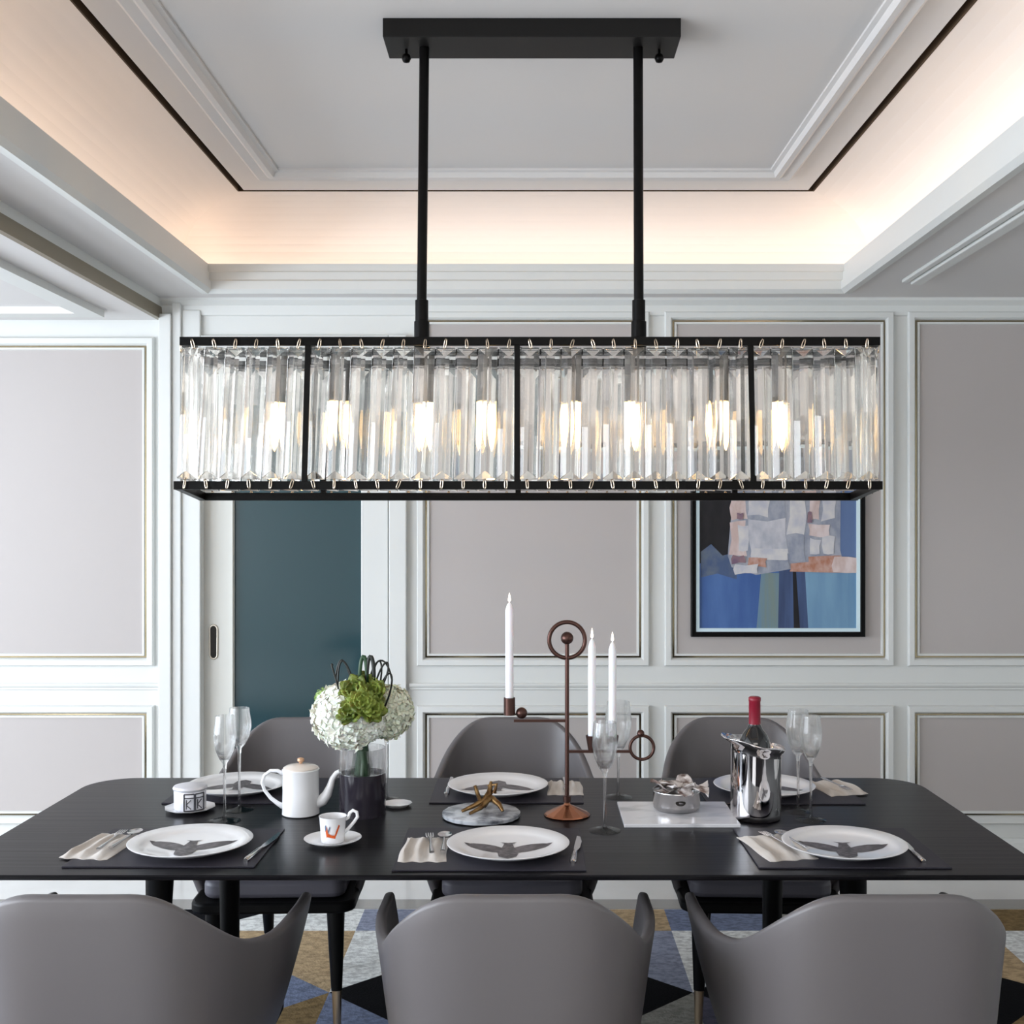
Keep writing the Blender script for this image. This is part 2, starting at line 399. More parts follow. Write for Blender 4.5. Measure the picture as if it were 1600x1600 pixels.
for (xt, yt, xb, yb, w0, w1) in ((-.655, -.13, -.64, -.17, .026, .018), (.665, -.13, .65, -.17, .026, .018), (-.93, .22, -.97, .28, .045, .022), (.95, .22, .99, .28, .045, .022)):
    bm = NB(); tube(bm, [(xt, yt, .7344), (xt*.5+xb*.5, (yt+yb)/2, .37), (xb, yb, RZ)], [w0, (w0+w1)/2, w1], 12); obj('leg', bm, M['woodleg'], table, smooth=60)
# ================================================================== CHAIRS
def make_chair(label, group, loc, rz):
    t = thing('dining_armchair', label, 'chair', loc, rz, group)
    # shell: U plan, open to +y
    bm = NB(); NU, NV = 64, 10
    def sm_(a, b, x):
        x = max(0, min(1, (x-a)/(b-a))); return x*x*(3-2*x)
    grid = []
    for i in range(NU+1):
        t_ = 2*i/NU-1; s = abs(t_)**2*(3-2*abs(t_)); th = math.copysign(PI/2*s, t_); xr = math.sin(abs(th))**.5 if th else 0
        e_ = max(0, (xr-.30)/.70); ht = .830-.188*e_**2.35+.012*sm_(.8, 1, s)-.006*sm_(.95, 1, s)
        hwt = .268+.040*sm_(.66, 1, s)
        col = []
        for v in range(NV+1):
            q = v/NV; z = .378+(ht-.378)*q
            qh = (z-.378)/.45
            px_ = .5; sx = math.copysign(abs(math.sin(th))**px_, th); cy_ = math.cos(th)**px_ if math.cos(th) > 1e-6 else 0
            hw = (.222+(hwt-.222)*min(1, qh*1.25)**.75)
            if th and abs(sx) > .99: pass
            dep = .45+.09*sm_(0, 1, q)
            x = hw*sx - 0
            lean = -.055*qh*max(0, math.cos(th))
            y = (dep)*(1-cy_)+lean
            # rounding of the bottom
            col.append(bm.verts.new((x, y, z)))
        grid.append(col)
    for i in range(NU):
        for v in range(NV): bm.faces.new((grid[i][v], grid[i+1][v], grid[i+1][v+1], grid[i][v+1]))
    o = obj('shell', bm, M['leather'], t, smooth=180)
    s = o.modifiers.new('solid', 'SOLIDIFY'); s.thickness = .024; s.offset = -1 if False else 0
    b = o.modifiers.new('bev', 'BEVEL'); b.width = .009; b.segments = 3; b.limit_method = 'ANGLE'; b.angle_limit = math.radians(50)
    # inner back cushion
    bm = NB(); g2 = []
    for i in range(17):
        u = -1+2*i/16; cc = []
        for v in range(11):
            q = v/10; z = .475+.15*q
            x = u*(.175+.02*q); bulge = .035*(1-abs(u)**4)*(1-abs(2*q-1)**4)
            y = .055-.045*q+.05*u*u+bulge
            cc.append(bm.verts.new((x, y, z)))
        g2.append(cc)
    for i in range(16):
        for v in range(10): bm.faces.new((g2[i][v], g2[i+1][v], g2[i+1][v+1], g2[i][v+1]))
    o = obj('back_cushion', bm, M['leather_in'], t, smooth=180)
    s = o.modifiers.new('solid', 'SOLIDIFY'); s.thickness = .02; s.offset = 0
    def dsh(w, y0, y1, r, n=6):
        pts = []
        for k in range(n+1):
            a = math.radians(-90+90*k/n); pts.append((w-r*2.2+r*2.2*math.cos(a), y0+r*2.2+r*2.2*math.sin(a)))
        for k in range(n+1):
            a = math.radians(90*k/n); pts.append((w-r+r*math.cos(a), y1-r+r*math.sin(a)))
        return pts+[(-x, y) for x, y in pts[::-1]]
    bm = NB(); poly(bm, dsh(.205, .03, .55, .04), .405, .458); obj('seat_cushion', bm, M['leather_in'], t, smooth=40, bevel=.015, bseg=3)
    bm = NB(); poly(bm, dsh(.236, .01, .585, .05), .372, .4045); obj('seat_base', bm, M['base'], t, smooth=40, bevel=.008)
    for sx in (-1, 1):
        for (yt, yb, xi) in ((.52, .535, 1), (.10, .05, .6)):
            bm = NB(); p0 = Vector((sx*.175*xi, yt, .3718)); p1 = Vector((sx*.18*xi, yb, .136)); p2 = Vector((sx*.183*xi, yb+(yb-yt)*.35, 0))
            tube(bm, [p0, p0.lerp(p1, .5), p1], [.027, .022, .016], 12); lg = obj('leg', bm, M['woodleg'], t, smooth=60)
            bm = NB(); tube(bm, [p1, p2], [.0145, .010], 12); obj('ferrule', bm, M['brass'], lg, smooth=60)
    return t
YF = 2.10
gA = 'armchairs on the near side of the table'; gB = 'armchairs on the far side of the table'
ch = make_chair('grey leather armchair seen from behind, near side, cut off by the left picture edge', gA, (-.80, YF, RZ), 0)
dup(ch, (-.031, YF, RZ), 0, 'grey leather armchair seen from behind at the centre of the near side')
dup(ch, (.655, YF, RZ), 0, 'grey leather armchair seen from behind at the right end of the near side')
for (x, y, r, lb) in ((-.760, 3.875, 2, 'grey leather armchair across the table behind the white teapot and glass door side'), (-.052, 3.875, 0, 'grey leather armchair across the table behind the candelabra'), (.69, 3.875, -2, 'grey leather armchair across the table behind the ice bucket')):
    o = dup(ch, (x, y, RZ), PI+math.radians(r), lb); o['group'] = gB
# ================================================================== CHANDELIER
yn, yf = 3.055, 3.285; ym = 3.17
chd = thing('crystal_chandelier', 'long black framed pendant chandelier hung with clear crystal prisms over the table', 'chandelier', (0, ym, ZC-.004))
chd_loc = Vector(chd.location)
def CO(name, bm, m, parent=chd, **k):          # build in world coordinates, parent to the canopy point
    bmesh.ops.translate(bm, verts=bm.verts, vec=-chd_loc)
    return obj(name, bm, m, parent, **k)
cx0, cx1 = X(598, 3.1), X(1064, 3.1)
zcan = ZC-.004
bm = NB(); box(bm, cx0, cx1, 3.098, 3.245, H+1.309, zcan); can = CO('canopy', bm, M['canopy'], bevel=.002)
for px in (634, 1031):
    bm = NB(); x_ = X(px, 3.165); lathe(bm, [(0, H+1.309), (.004, H+1.309), (.004, H+1.297), (.011, H+1.292), (.013, H+1.283), (.009, H+1.274), (0, H+1.271)], 16, x_, 3.18)
    k = CO('cap_nut', bm, M['black'], chd, smooth=60)
rails = {}
zt, zb = H+.4828, H+.101; dr = .0245
xtl, xtr, xbl, xbr = -.9165, .9165, -.9385, .925
rods = [(X(663, ym), X(659, ym)), (X(997, ym), X(998, ym))]
for xt, xb in rods:
    bm = NB(); tube(bm, [(xt, ym, H+1.3088), (xb, ym, H+.615)], .0135, 16); rd = CO('rod', bm, M['black'], smooth=60)
    bm = NB(); lathe(bm, [(.0135, H+.615), (.018, H+.614), (.018, H+.556), (.021, H+.555), (.021, zt+.0065-.012), (.0135, zt+.0065-.012)], 20, xb, ym); CO('rod_collar', bm, M['black'], smooth=40)
bm = NB(); w = .010
def bar(bm, a, b, w=.010, h=.011):
    a, b = Vector(a), Vector(b); t = (b-a).normalized()
    up = Vector((0, 0, 1)) if abs(t.z) < .8 else Vector((0, 1, 0))
    s = t.cross(up).normalized(); u = s.cross(t)
    v = [bm.verts.new(p+s*i*w+u*j*h) for p in (a, b) for i, j in ((-1, -1), (1, -1), (1, 1), (-1, 1))]
    for f in ((0, 1, 2, 3), (7, 6, 5, 4), (0, 4, 5, 1), (1, 5, 6, 2), (2, 6, 7, 3), (3, 7, 4, 0)): bm.faces.new([v[i] for i in f])
for (a, b, y, dz) in ((xtl, xtr, yn, 0), (xtl, xtr, yf, -dr)): bar(bm, (a-.01, y, zt+dz), (b+.01, y, zt+dz))
for (a, b, y, dz) in ((xbl, xbr, yn, 0), (xbl, xbr, yf, -dr)): bar(bm, (a-.004, y, zb+dz), (b+.008, y, zb+dz))
for x_ in (xtl, xtr): bar(bm, (x_, yn, zt), (x_, yf, zt-dr))
for x_ in (xbl+.006, xbr-.004): bar(bm, (x_, yn, zb), (x_, yf, zb-dr))
bar(bm, (xtl, ym, zt-dr/2), (xtr, ym, zt-dr/2), .012, .008)
for pt, pb in ((482, 476), (808, 808), (1172, 1177)):
    bar(bm, (X(pt, yn), yn, zt), (X(pb, yn), yn, zb), .0078, .0078)
    xt_, xb_ = X(pt, yn), X(pb, yn)
    bar(bm, (xt_, yf, zt-dr), (xb_*.985, yf, zb-dr), .0078, .0078); bar(bm, (xt_, yn, zt), (xt_, yf, zt-dr), .006, .006)
CO('frame', bm, M['black'], bevel=.001)
# bulbs
for i in range(8):
    x_ = X(422+i*(1228-422)/7, ym)
    bm = NB(); lathe(bm, [(0, zt-dr/2-.0085), (.017, zt-dr/2-.0085), (.017, H+.337), (.015, H+.334), (0, H+.334)], 18, x_, ym); so = CO('lamp_socket', bm, M['socket'], smooth=50)
    bm = NB(); lathe(bm, [(0, H+.3338), (.010, H+.333), (.011, H+.315), (.0135, H+.285), (.012, H+.25), (.006, H+.215), (0, H+.2)], 16, x_, ym); CO('bulb', bm, M['bulb'], so, smooth=180)
# crystals
CLn = .352; CWd = .0262
bm = NB()                                # ridge towards -y, hanging from z=0 down
def ring(xw, yr, yb, z1, z2): pass
hw = CWd; e = .030
vt = [(-hw, .006, 0), (hw, .006, 0), (hw, -.002, -.006), (0, -.017, -e), (-hw, -.002, -.006)]
vb = [(-hw, .006, -CLn), (hw, .006, -CLn), (hw, -.002, -CLn+.006), (0, -.017, -CLn+e), (-hw, -.002, -CLn+.006)]
# flat front band between two bevels
vt = [(-hw, .007, 0), (hw, .007, 0), (hw, -.001, -.004), (hw*.42, -.010, -e*.62), (0, -.012, -e), (-hw*.42, -.010, -e*.62), (-hw, -.001, -.004)]
vb = [(x, y, -CLn-z*.75) for x, y, z in vt]
a = [bm.verts.new(p) for p in vt]; b = [bm.verts.new(p) for p in vb]
n = len(a); bm.faces.new(a); bm.faces.new(b[::-1])
for i in range(n): bm.faces.new((a[i], b[i], b[(i+1) % n], a[(i+1) % n]))
bmesh.ops.recalc_face_normals(bm, faces=bm.faces)
cme = bpy.data.meshes.new('crystal'); bm.to_mesh(cme); bm.free(); cme.materials.append(M['crystal'])
bm = NB(); pts = []
for k in range(10):
    a_ = 2*PI*k/10; pts.append((.0035*math.cos(a_), 0, .014*math.sin(a_)))
tube(bm, pts, .0017, 5, closed=True)
hme = bpy.data.meshes.new('hook'); bm.to_mesh(hme); bm.free(); hme.materials.append(M['wire']); hme.shade_smooth()
def crystal(x, y, z, rz, tilt, front, jit=0):
    o = bpy.data.objects.new('crystal', cme); C.objects.link(o); o.parent = chd
    o.location = Vector((x, y, z))-chd_loc; o.rotation_euler = (0, tilt, rz)
    for zz in (.008, -CLn-.010):
        h = bpy.data.objects.new('hook', hme); C.objects.link(h); h.parent = o
        h.location = (random.uniform(-.001, .001), -.0135 if zz > 0 else -.0135, zz-.003); h.rotation_euler = (random.uniform(-.1, .1), random.uniform(-.35, .35), random.uniform(-.6, .6))
NF = 33
for i in range(NF):
    u = (i+.5)/NF
    xt_ = xtl+(xtr-xtl)*u; xb_ = xbl+(xbr-xbl)*u
    tl = math.atan2(xt_-xb_, CLn)
    crystal(xt_, yn-.002, zt-.014, random.uniform(-.05, .05), tl, 1)
    crystal(xt_, yf+.002, zt-dr-.014, PI+random.uniform(-.05, .05), -tl, 0)
for j in range(4):
    y = yn+(yf-yn)*(j+.5)/4; z = zt-.014-dr*(j+.5)/4
    crystal(xtl-.004, y, z, -PI/2, 0, 0); crystal(xtr+.004, y, z, PI/2, 0, 0)
# ================================================================== PAINTING
dp = WD-.03
fx0, fx1, fz0, fz1 = X(1080, dp), X(1352, dp), Z(995, dp), Z(690, dp)
pt = thing('framed_painting', 'black framed abstract painting in blues with pale blocks, hung on the panelled wall', 'painting', ((fx0+fx1)/2, WD-.004, fz0))
pl = Vector(pt.location)
bm = NB(); rframe(bm, fx0, fx1, fz0, fz1, [(0, 0), (0, .028), (.004, .032), (.018, .032), (.022, .026), (.022, 0)], lambda u, w, h: (u, WD-.004-h, w)); bmesh.ops.translate(bm, verts=bm.verts, vec=-pl); obj('frame', bm, M['black'], pt)
bm = NB(); rframe(bm, fx0+.0222, fx1-.0222, fz0+.0222, fz1-.0222, [(0, 0), (0, .026), (.015, .024), (.015, 0)], lambda u, w, h: (u, WD-.004-h, w)); bmesh.ops.translate(bm, verts=bm.verts, vec=-pl); obj('mount', bm, M['framewhite'], pt)
pm = []
def pc(c, c2, sc=(30, 30, 12)):
    m = mat('oil_paint_%d' % len(pm), c, .55, noise=(sc, c2, 5, .38, .66), bump=((80, 80, 40), .3, .002)); pm.append(m); return len(pm)-1
yc = WD-.018; bm = NB()
dB = WD
kc = [0]
def pp(pts, mi, k):
    kc[0] += 1; k = kc[0]*.35
    polyw(bm, [(X(x, dB), Z(y, dB)) for x, y in pts], yc-.0006*k, yc+.002-.0006*k, mi)
blue = pc((60, 92, 150), (78, 112, 168), (10, 1, 2)); lblue = pc((104, 142, 176), (122, 160, 188), (14, 1, 2)); dblue = pc((52, 66, 100), (70, 90, 130), (24, 1, 2)); olive = pc((120, 136, 132), (104, 136, 160), (30, 1, 2))
blk = pc((14, 12, 18), (26, 24, 30)); mist = pc((72, 90, 124), (100, 110, 126), (20, 20, 20)); slate = pc((94, 116, 158), (104, 128, 166), (6, 1, 3))
wht = pc((204, 202, 208), (176, 178, 188), (24, 24, 14)); pink = pc((200, 176, 170), (222, 206, 204), (26, 26, 12)); rust = pc((176, 120, 96), (196, 160, 148), (40, 20, 30)); grey = pc((170, 172, 182), (140, 146, 162), (26, 26, 16)); dusk = pc((120, 96, 118), (150, 120, 124), (26, 26, 26)); wash = pc((214, 210, 208), (190, 190, 200), (20, 20, 20))
pp([(1092, 992), (1345, 992), (1345, 693), (1092, 693)], blue, 0)
pp([(1092, 693), (1170, 693), (1170, 880), (1092, 880)], blk, 1)
pp([(1094, 862), (1110, 850), (1128, 868), (1150, 862), (1150, 905), (1120, 896), (1094, 902)], mist, 2)
pp([(1290, 693), (1342, 693), (1342, 900), (1290, 900)], slate, 2)
pp([(1188, 895), (1216, 895), (1214, 992), (1180, 992)], olive, 1)
pp([(1216, 890), (1262, 890), (1262, 992), (1214, 992)], dblue, 2)
pp([(1256, 890), (1342, 890), (1342, 992), (1262, 992)], lblue, 3)
pp([(1237, 888), (1242, 888), (1249, 992), (1239, 992)], blk, 4)
pp([(1138, 693), (1312, 693), (1311, 860), (1316, 878), (1300, 888), (1256, 884), (1228, 890), (1180, 898), (1142, 886), (1136, 868), (1139, 830), (1142, 800)], grey, 5)
def blob(x0, y0, x1, y1, mi, k, j=3):
    pts = []
    for (a, b) in ((x0, y0), ((x0+x1)/2, y0), (x1, y0), (x1, (y0+y1)/2), (x1, y1), ((x0+x1)/2, y1), (x0, y1), (x0, (y0+y1)/2)):
        pts.append((a+random.uniform(-j, j), b+random.uniform(-j, j)))
    pp(pts, mi, k)
blob(1141, 780, 1166, 812, pink, 6); blob(1139, 816, 1163, 868, pink, 7); blob(1152, 822, 1168, 862, wash, 8, 2)
blob(1168, 782, 1200, 806, wash, 6); blob(1170, 812, 1228, 862, wht, 7); blob(1172, 858, 1230, 876, wash, 8, 2)
blob(1204, 780, 1226, 808, grey, 6); blob(1230, 780, 1256, 834, wash, 7); blob(1262, 780, 1278, 812, pink, 6, 2)
blob(1282, 776, 1304, 812, wash, 7); blob(1262, 820, 1294, 838, pink, 7, 2); blob(1232, 840, 1256, 876, grey, 7); blob(1262, 842, 1280, 866, wash, 8, 2); blob(1284, 838, 1302, 866, wash, 8, 2)
blob(1168, 872, 1196, 886, rust, 8, 2); blob(1262, 868, 1312, 884, rust, 8, 2); blob(1234, 878, 1330, 894, rust, 7, 3); blob(1196, 876, 1230, 890, grey, 9, 2); blob(1146, 882, 1182, 896, wash, 9, 2); blob(1300, 872, 1342, 894, pink, 8, 3)
blob(1150, 802, 1160, 812, dusk, 9, 1.5); blob(1260, 800, 1266, 816, dusk, 9, 1); blob(1142, 868, 1162, 880, dusk, 9, 2)
for k in range(5): blob(1144+k*34, 702, 1172+k*34, 738, [wash, pink, grey, wht, pink][k], 6); blob(1146+k*34, 744, 1170+k*34, 774, [grey, wht, wash, pink, wash][k], 7)
bmesh.ops.translate(bm, verts=bm.verts, vec=-pl); obj('canvas', bm, [*pm], pt)
# ================================================================== TABLE SETTING
TZ = .75
MZ = .0035
mats = [('left end of the near side', -1.02, -.60, 2.508, 2.82, .0), ('centre of the near side', -.298, .122, 2.482, 2.825, 0), ('right end of the near side', .497, .917, 2.50, 2.824, 0),
        ('left end of the far side', -.985, -.565, 3.078, 3.375, 0), ('centre of the far side', -.27, .144, 3.082, 3.375, 0), ('right end of the far side', .475, .895, 3.07, 3.37, 0)]
for (lb, a, b, c, d, r) in mats:
    bm = NB(); box(bm, -(b-a)/2, (b-a)/2, -(d-c)/2, (d-c)/2, 0, MZ)
    tag(obj('placemat', bm, M['mat'], loc=((a+b)/2, (c+d)/2, TZ), bevel=.0012), 'dark grey rectangular placemat at the ' + lb, 'placemat', 'placemats')
PZ = TZ+MZ
def make_plate(label, loc):
    t = thing('dinner_plate', label, 'plate', loc, 0, 'insect printed dinner plates')
    R = .139
    bm = NB(); lathe(bm, [(0, .0), (.085, .0), (.088, .002), (.110, .008), (R, .019), (R+.001, .0205), (R-.001, .0215), (.112, .0115), (.095, .0078), (0, .0068)], 64); obj('dish', bm, M['porcelain'], t, smooth=60)
    # insect with spread wings
    bm = NB(); z = .0074
    def h_(x, y):
        r = math.hypot(x, y); return .0072 if r < .095 else (.0072+(r-.095)*.0037/.017+.0004 if r < .112 else .0112+(r-.112)*.010/.026)
    def sheet(pts, mi, dz=0):
        b2 = bmesh.new(); f = b2.faces.new([b2.verts.new((x, y*1.5-.006, 0)) for x, y in pts]); bmesh.ops.triangulate(b2, faces=[f])
        bmesh.ops.subdivide_edges(b2, edges=b2.edges, cuts=4, use_grid_fill=True); vm = {}
        for v in b2.verts: vm[v] = bm.verts.new((v.co.x, v.co.y, h_(v.co.x, v.co.y)+.0007+dz))
        for f in b2.faces: bm.faces.new([vm[v] for v in f.verts]).material_index = mi
        b2.free()
    for s in (-1, 1):
        top = [(.006, -.004), (.03, .012), (.055, .022), (.08, .026), (.102, .024)]; bot = [(.085, .004), (.06, -.012), (.035, -.022), (.012, -.024)]
        sheet([(s*x, y) for x, y in top+bot], 0)
    sheet([(-.014, .002), (-.009, .024), (-.02, .03), (.0, .027), (.02, .03), (.009, .024), (.014, .002), (.024, -.02), (.02, -.044), (.0, -.056), (-.02, -.044), (-.024, -.02)], 1, .0004)
    sheet([(-.008, -.002), (0, .012), (.008, -.002), (.004, .002), (0, .004), (-.004, .002)], 0, .0008)
    obj('insect_print', bm, [M['print'], M['print2']], t)
    return t
def pz(px, py): q = T(px, py, PZ+.02); return (q.x, q.y, PZ)
pl0 = make_plate('round white plate with winged insect print, left end of the near side', pz(298, 1312))
pl0.rotation_euler.z = math.radians(2)
plates = [(794, 1315.5, 'round white plate with winged insect print, centre of the near side', 0), (1319, 1315, 'round white plate with winged insect print, right end of the near side', -8),
          (372, 1223, 'round white plate with dark print, far side behind the left flutes', 180), (778, 1224, 'round white plate with dark print, far side behind the gold branch ornament', 180), (1194, 1225, 'round white plate with dark print, far side behind the ice bucket', 180)]
for px, py, lb, r in plates: dup(pl0, pz(px, py), math.radians(r), lb)
# napkins: folded cloth with a fork and spoon lying on it
def cloth(name, label, cx, cy, w, h, rz, folds, seed):
    rnd = random.Random(seed); bm = NB(); nx, ny = 28, 12; g = []
    for i in range(nx+1):
        col = []
        for j in range(ny+1):
            u, v = i/nx, j/ny
            x = (u-.5)*w*(1-.06*v); y = (v-.5)*h
            e = min(1, min(u, 1-u)*9)*min(1, min(v, 1-v)*7)
            z = .0015+e*(.007+.0042*math.sin(u*folds*2*PI+.6*v)+.0015*math.sin(v*9+u*5))
            col.append(bm.verts.new((x+.002*math.sin(v*7+seed), y+.003*math.sin(u*folds*PI*2+seed)*(1 if j in (0, ny) else 0), z)))
        g.append(col)
    for i in range(nx):
        for j in range(ny): bm.faces.new((g[i][j], g[i+1][j], g[i+1][j+1], g[i][j+1]))
    # underside
    edge = [g[i][0] for i in range(nx+1)]+[g[nx][j] for j in range(1, ny+1)]+[g[i][ny] for i in range(nx-1, -1, -1)]+[g[0][j] for j in range(ny-1, 0, -1)]
    low = [bm.verts.new((v.co.x, v.co.y, 0)) for v in edge]
    for i in range(len(edge)): bm.faces.new((edge[i], edge[(i+1) % len(edge)], low[(i+1) % len(edge)], low[i]))
    bm.faces.new(low[::-1])
    return tag(obj(name, bm, M['napkin'], loc=(cx, cy, PZ), rot=(0, 0, rz), smooth=60), label, 'napkin', 'folded beige napkins')
def fork(label, x, y, rz, z):
    bm = NB(); n = 10
    tube(bm, [(0, -.075, .002), (0, -.05, .0022), (0, -.01, .003), (0, .025, .005), (0, .04, .006)], [.006, .0055, .003, .003, .006], 10, flat=1)
    for k in range(4): tube(bm, [((k-1.5)*.0045, .038, .006), ((k-1.5)*.0055, .055, .005), ((k-1.5)*.0055, .082, .0045)], [.0022, .0018, .001], 6)
    bmesh.ops.scale(bm, vec=(1, 1, .5), verts=bm.verts)
    return tag(obj('fork', bm, M['silver'], loc=(x, y, z), rot=(0, 0, rz), smooth=60), label, 'fork', 'silver forks')
def spoon(label, x, y, rz, z):
    bm = NB()
    tube(bm, [(0, -.075, .002), (0, -.05, .0022), (0, 0, .003), (0, .03, .005)], [.006, .005, .003, .0035], 10)
    v = lathe(bm, [(0, -.004), (.009, -.003), (.015, 0), (.0165, .003), (.014, .0015), (.008, -.0015), (0, -.0025)], 20)
    bmesh.ops.scale(bm, vec=(1, 1.5, 1), verts=v); bmesh.ops.translate(bm, vec=(0, .05, .006), verts=v)
    bmesh.ops.scale(bm, vec=(1, 1, .6), verts=bm.verts)
    return tag(obj('spoon', bm, M['silver'], loc=(x, y, z), rot=(0, 0, rz), smooth=60), label, 'spoon', 'silver spoons')
def knife(label, x, y, rz, z=PZ):
    bm = NB()
    tube(bm, [(0, -.10, .004), (0, -.095, .004), (0, -.03, .004), (0, -.012, .004)], [.005, .0075, .006, .0045], 12)
    poly(bm, [(-.004, -.014), (.004, -.014), (.009, .01), (.010, .06), (.004, .10), (-.004, .105), (-.005, .02)], .003, .005)
    bmesh.ops.scale(bm, vec=(1, 1, .8), verts=bm.verts)
    return tag(obj('knife', bm, M['silver'], loc=(x, y, z), rot=(0, 0, rz), smooth=50), label, 'knife', 'silver table knives')
nz = PZ+.0125
for (lb, px, py, w, h, r, f, s) in (('left end of the near side', 163, 1323, .115, .20, -8, 3, 1), ('centre of the near side', 664, 1328, .108, .19, 0, 3, 2), ('right end of the near side', 1212, 1325, .115, .20, 12, 2.5, 3), ('centre of the far side', 883, 1232, .10, .16, 0, 3, 4), ('right end of the far side', 1305, 1232, .115, .17, 14, 2.5, 5)):
    q = T(px, py, PZ); cloth('napkin', 'folded beige napkin at the ' + lb + ' of the table', q.x, q.y, w, h, math.radians(r), f, s)
    a = math.radians(r)
    if s < 4:
        fork('silver fork lying on the napkin at the ' + lb, q.x+.012, q.y+.01, a+.12, nz); spoon('silver spoon lying on the napkin at the ' + lb, q.x+.042, q.y+.02, a+.04, nz)
    else: fork('silver fork lying on the napkin at the ' + lb, q.x, q.y, a+PI, nz)
for lb, a, b in (('lying right of the plate, left end of the near side', (383, 1347), (437, 1303)), ('lying right of the plate, centre of the near side', (895, 1350), (904, 1309)), ('lying right of the plate, right end of the near side', (1444, 1349), (1405, 1312)), ('lying left of the plate, centre of the far side', (697, 1243), (706, 1216))):
    p, q = T(*a, PZ), T(*b, PZ); v = q-p; c = (p+q)/2
    k = knife('silver table knife ' + lb, c.x, c.y, math.atan2(v.y, v.x)-PI/2)
    s = v.length/.205; k.scale = (s, s, s) if s < 1 else (1, min(s, 1.15), 1)
# -------- glassware
def glass(label, px, pyf, pyt, pyb, wb, wf, top=.82, kind='flute', group='champagne flutes', z=TZ):
    """foot centre at (px,pyf); rim at row pyt, bowl bottom at row pyb, widths in px"""
    q = T(px, pyf, z); d = q.y; k = d/F
    Hh = (pyf-pyt)*k; hb = (pyf-pyb)*k; R = wb/2*k; rf = wf/2*k; rt = R*top
    t = thing('champagne_flute' if kind == 'flute' else 'wine_glass', label, 'glass', (q.x, q.y, z), 0, group)
    b = Hh-hb; th = .0011
    out = [(.0042, hb-.012), (R*.20, hb+.002), (R*.48, hb+b*.11), (R*.82, hb+b*.30), (R, hb+b*.54), (R*.98, hb+b*.68), (rt*1.03, hb+b*.9), (rt, Hh)]
    inn = [(r-th, zz) for r, zz in out[:1:-1]]+[(0, hb+b*.09)]
    bm = NB(); lathe(bm, [(0, hb-.012)]+out+inn, 28, cap=False); obj('bowl', bm, M['glass'], t, smooth=70)
    bm = NB(); lathe(bm, [(0, .0), (rf, .0), (rf, .0012), (rf*.6, .003), (.006, .007), (.0036, .02), (.0032, hb*.5), (.0042, hb-.0122), (0, hb-.0122)], 24, cap=False); obj('stem', bm, M['glass'], t, smooth=50)
    return t
glass('clear champagne flute behind the left near plate, in front of its twin', 351, 1283, 1118, 1194, 35, 50)
glass('clear champagne flute left of the teapot handle, the rear one of the left pair', 374, 1265, 1106, 1170, 37, 46)
glass('clear champagne flute right of the ice bucket, the rear one of the pair', 1247, 1268, 1109, 1182, 38, 44)
glass('clear champagne flute right of the ice bucket, the front one of the pair', 1267, 1282, 1118, 1190, 35, 48)
glass('clear wine glass standing right of the candelabra base', 945, 1298, 1128, 1208, 40, 50, .9, 'wine', 'wine glasses')
glass('clear wine glass on the far side of the table behind the candles', 966, 1246, 1096, 1176, 42, 44, .85, 'wine', 'wine glasses')
glass('clear wine glass half hidden behind the flower vase', 604, 1250, 1090, 1156, 44, 44, .85, 'wine', 'wine glasses')
# -------- sugar pot on a little plate
q = T(297, 1266); 
bm = NB(); lathe(bm, [(0, 0), (.04, 0), (.064, .008), (.066, .0105), (.05, .006), (0, .004)], 10)
tag(obj('saucer', bm, M['porcelain'], loc=(q.x, q.y, TZ), smooth=30), 'small white faceted saucer under the round patterned pot, left of the flutes', 'saucer')
t = thing('sugar_pot', 'small round silver and white pot with dark patterned panels on a saucer', 'pot', (q.x, q.y, TZ+.0042))
bm = NB(); lathe(bm, [(0, 0), (.038, 0), (.041, .004), (.041, .048), (.038, .052), (0, .052)], 36); bd = obj('body', bm, M['pale'], t, smooth=40)
bm = NB(); lathe(bm, [(0, .0522), (.043, .0522), (.044, .056), (.041, .061), (.02, .066), (0, .067)], 36); obj('lid', bm, M['pale'], t, smooth=40)
bm = NB()
def onring(a, z, r=.0418): return (r*math.cos(a), r*math.sin(a), z)
for a0 in (-95, -55):
    A = [math.radians(a0+k*4) for k in range(10)]
    for z in (.003, .046): tube(bm, [onring(a, z) for a in A], .0018, 6)
    tube(bm, [onring(a, .036) for a in A], .0015, 6)
    for a in (A[0], A[-1]): tube(bm, [onring(a, .003), onring(a, .046)], .0018, 6)
    tube(bm, [onring(A[2], .008), onring(A[2], .032)], .0014, 5); tube(bm, [onring(A[6], .031), onring(A[2], .019), onring(A[6], .008)], .0014, 5)
obj('fretwork', bm, M['filigree'], bd, smooth=60)
# -------- teapot
q = T(470, 1272); kx = q.y/F
t = thing('teapot', 'white porcelain teapot with gold lid knob between the flutes and the vase', 'teapot', (q.x, q.y, TZ))
bm = NB(); lathe(bm, [(0, 0), (.044, 0), (.048, .003), (.0475, .012), (.0465, .06), (.0465, .112), (.048, .116), (.0455, .118), (.03, .1182), (0, .1182)], 40); obj('body', bm, M['porcelain'], t, smooth=50)
bm = NB(); lathe(bm, [(0, .1184), (.044, .1184), (.045, .121), (.036, .126), (.015, .130), (0, .131)], 36); ld = obj('lid', bm, mat('cream_glaze', (232, 220, 210), .15, coat=.4), t, smooth=60)
bm = NB(); lathe(bm, [(0, .1302), (.004, .131), (.0045, .134), (.009, .138), (.0085, .144), (0, .147)], 18); obj('lid_knob', bm, M['knob'], ld, smooth=180)
bm = NB(); pts = [(-.046, 0, .104), (-.060, 0, .112), (-.078, 0, .112), (-.094, 0, .100), (-.1, 0, .082), (-.094, 0, .062), (-.078, 0, .042), (-.060, 0, .028), (-.046, 0, .02)]
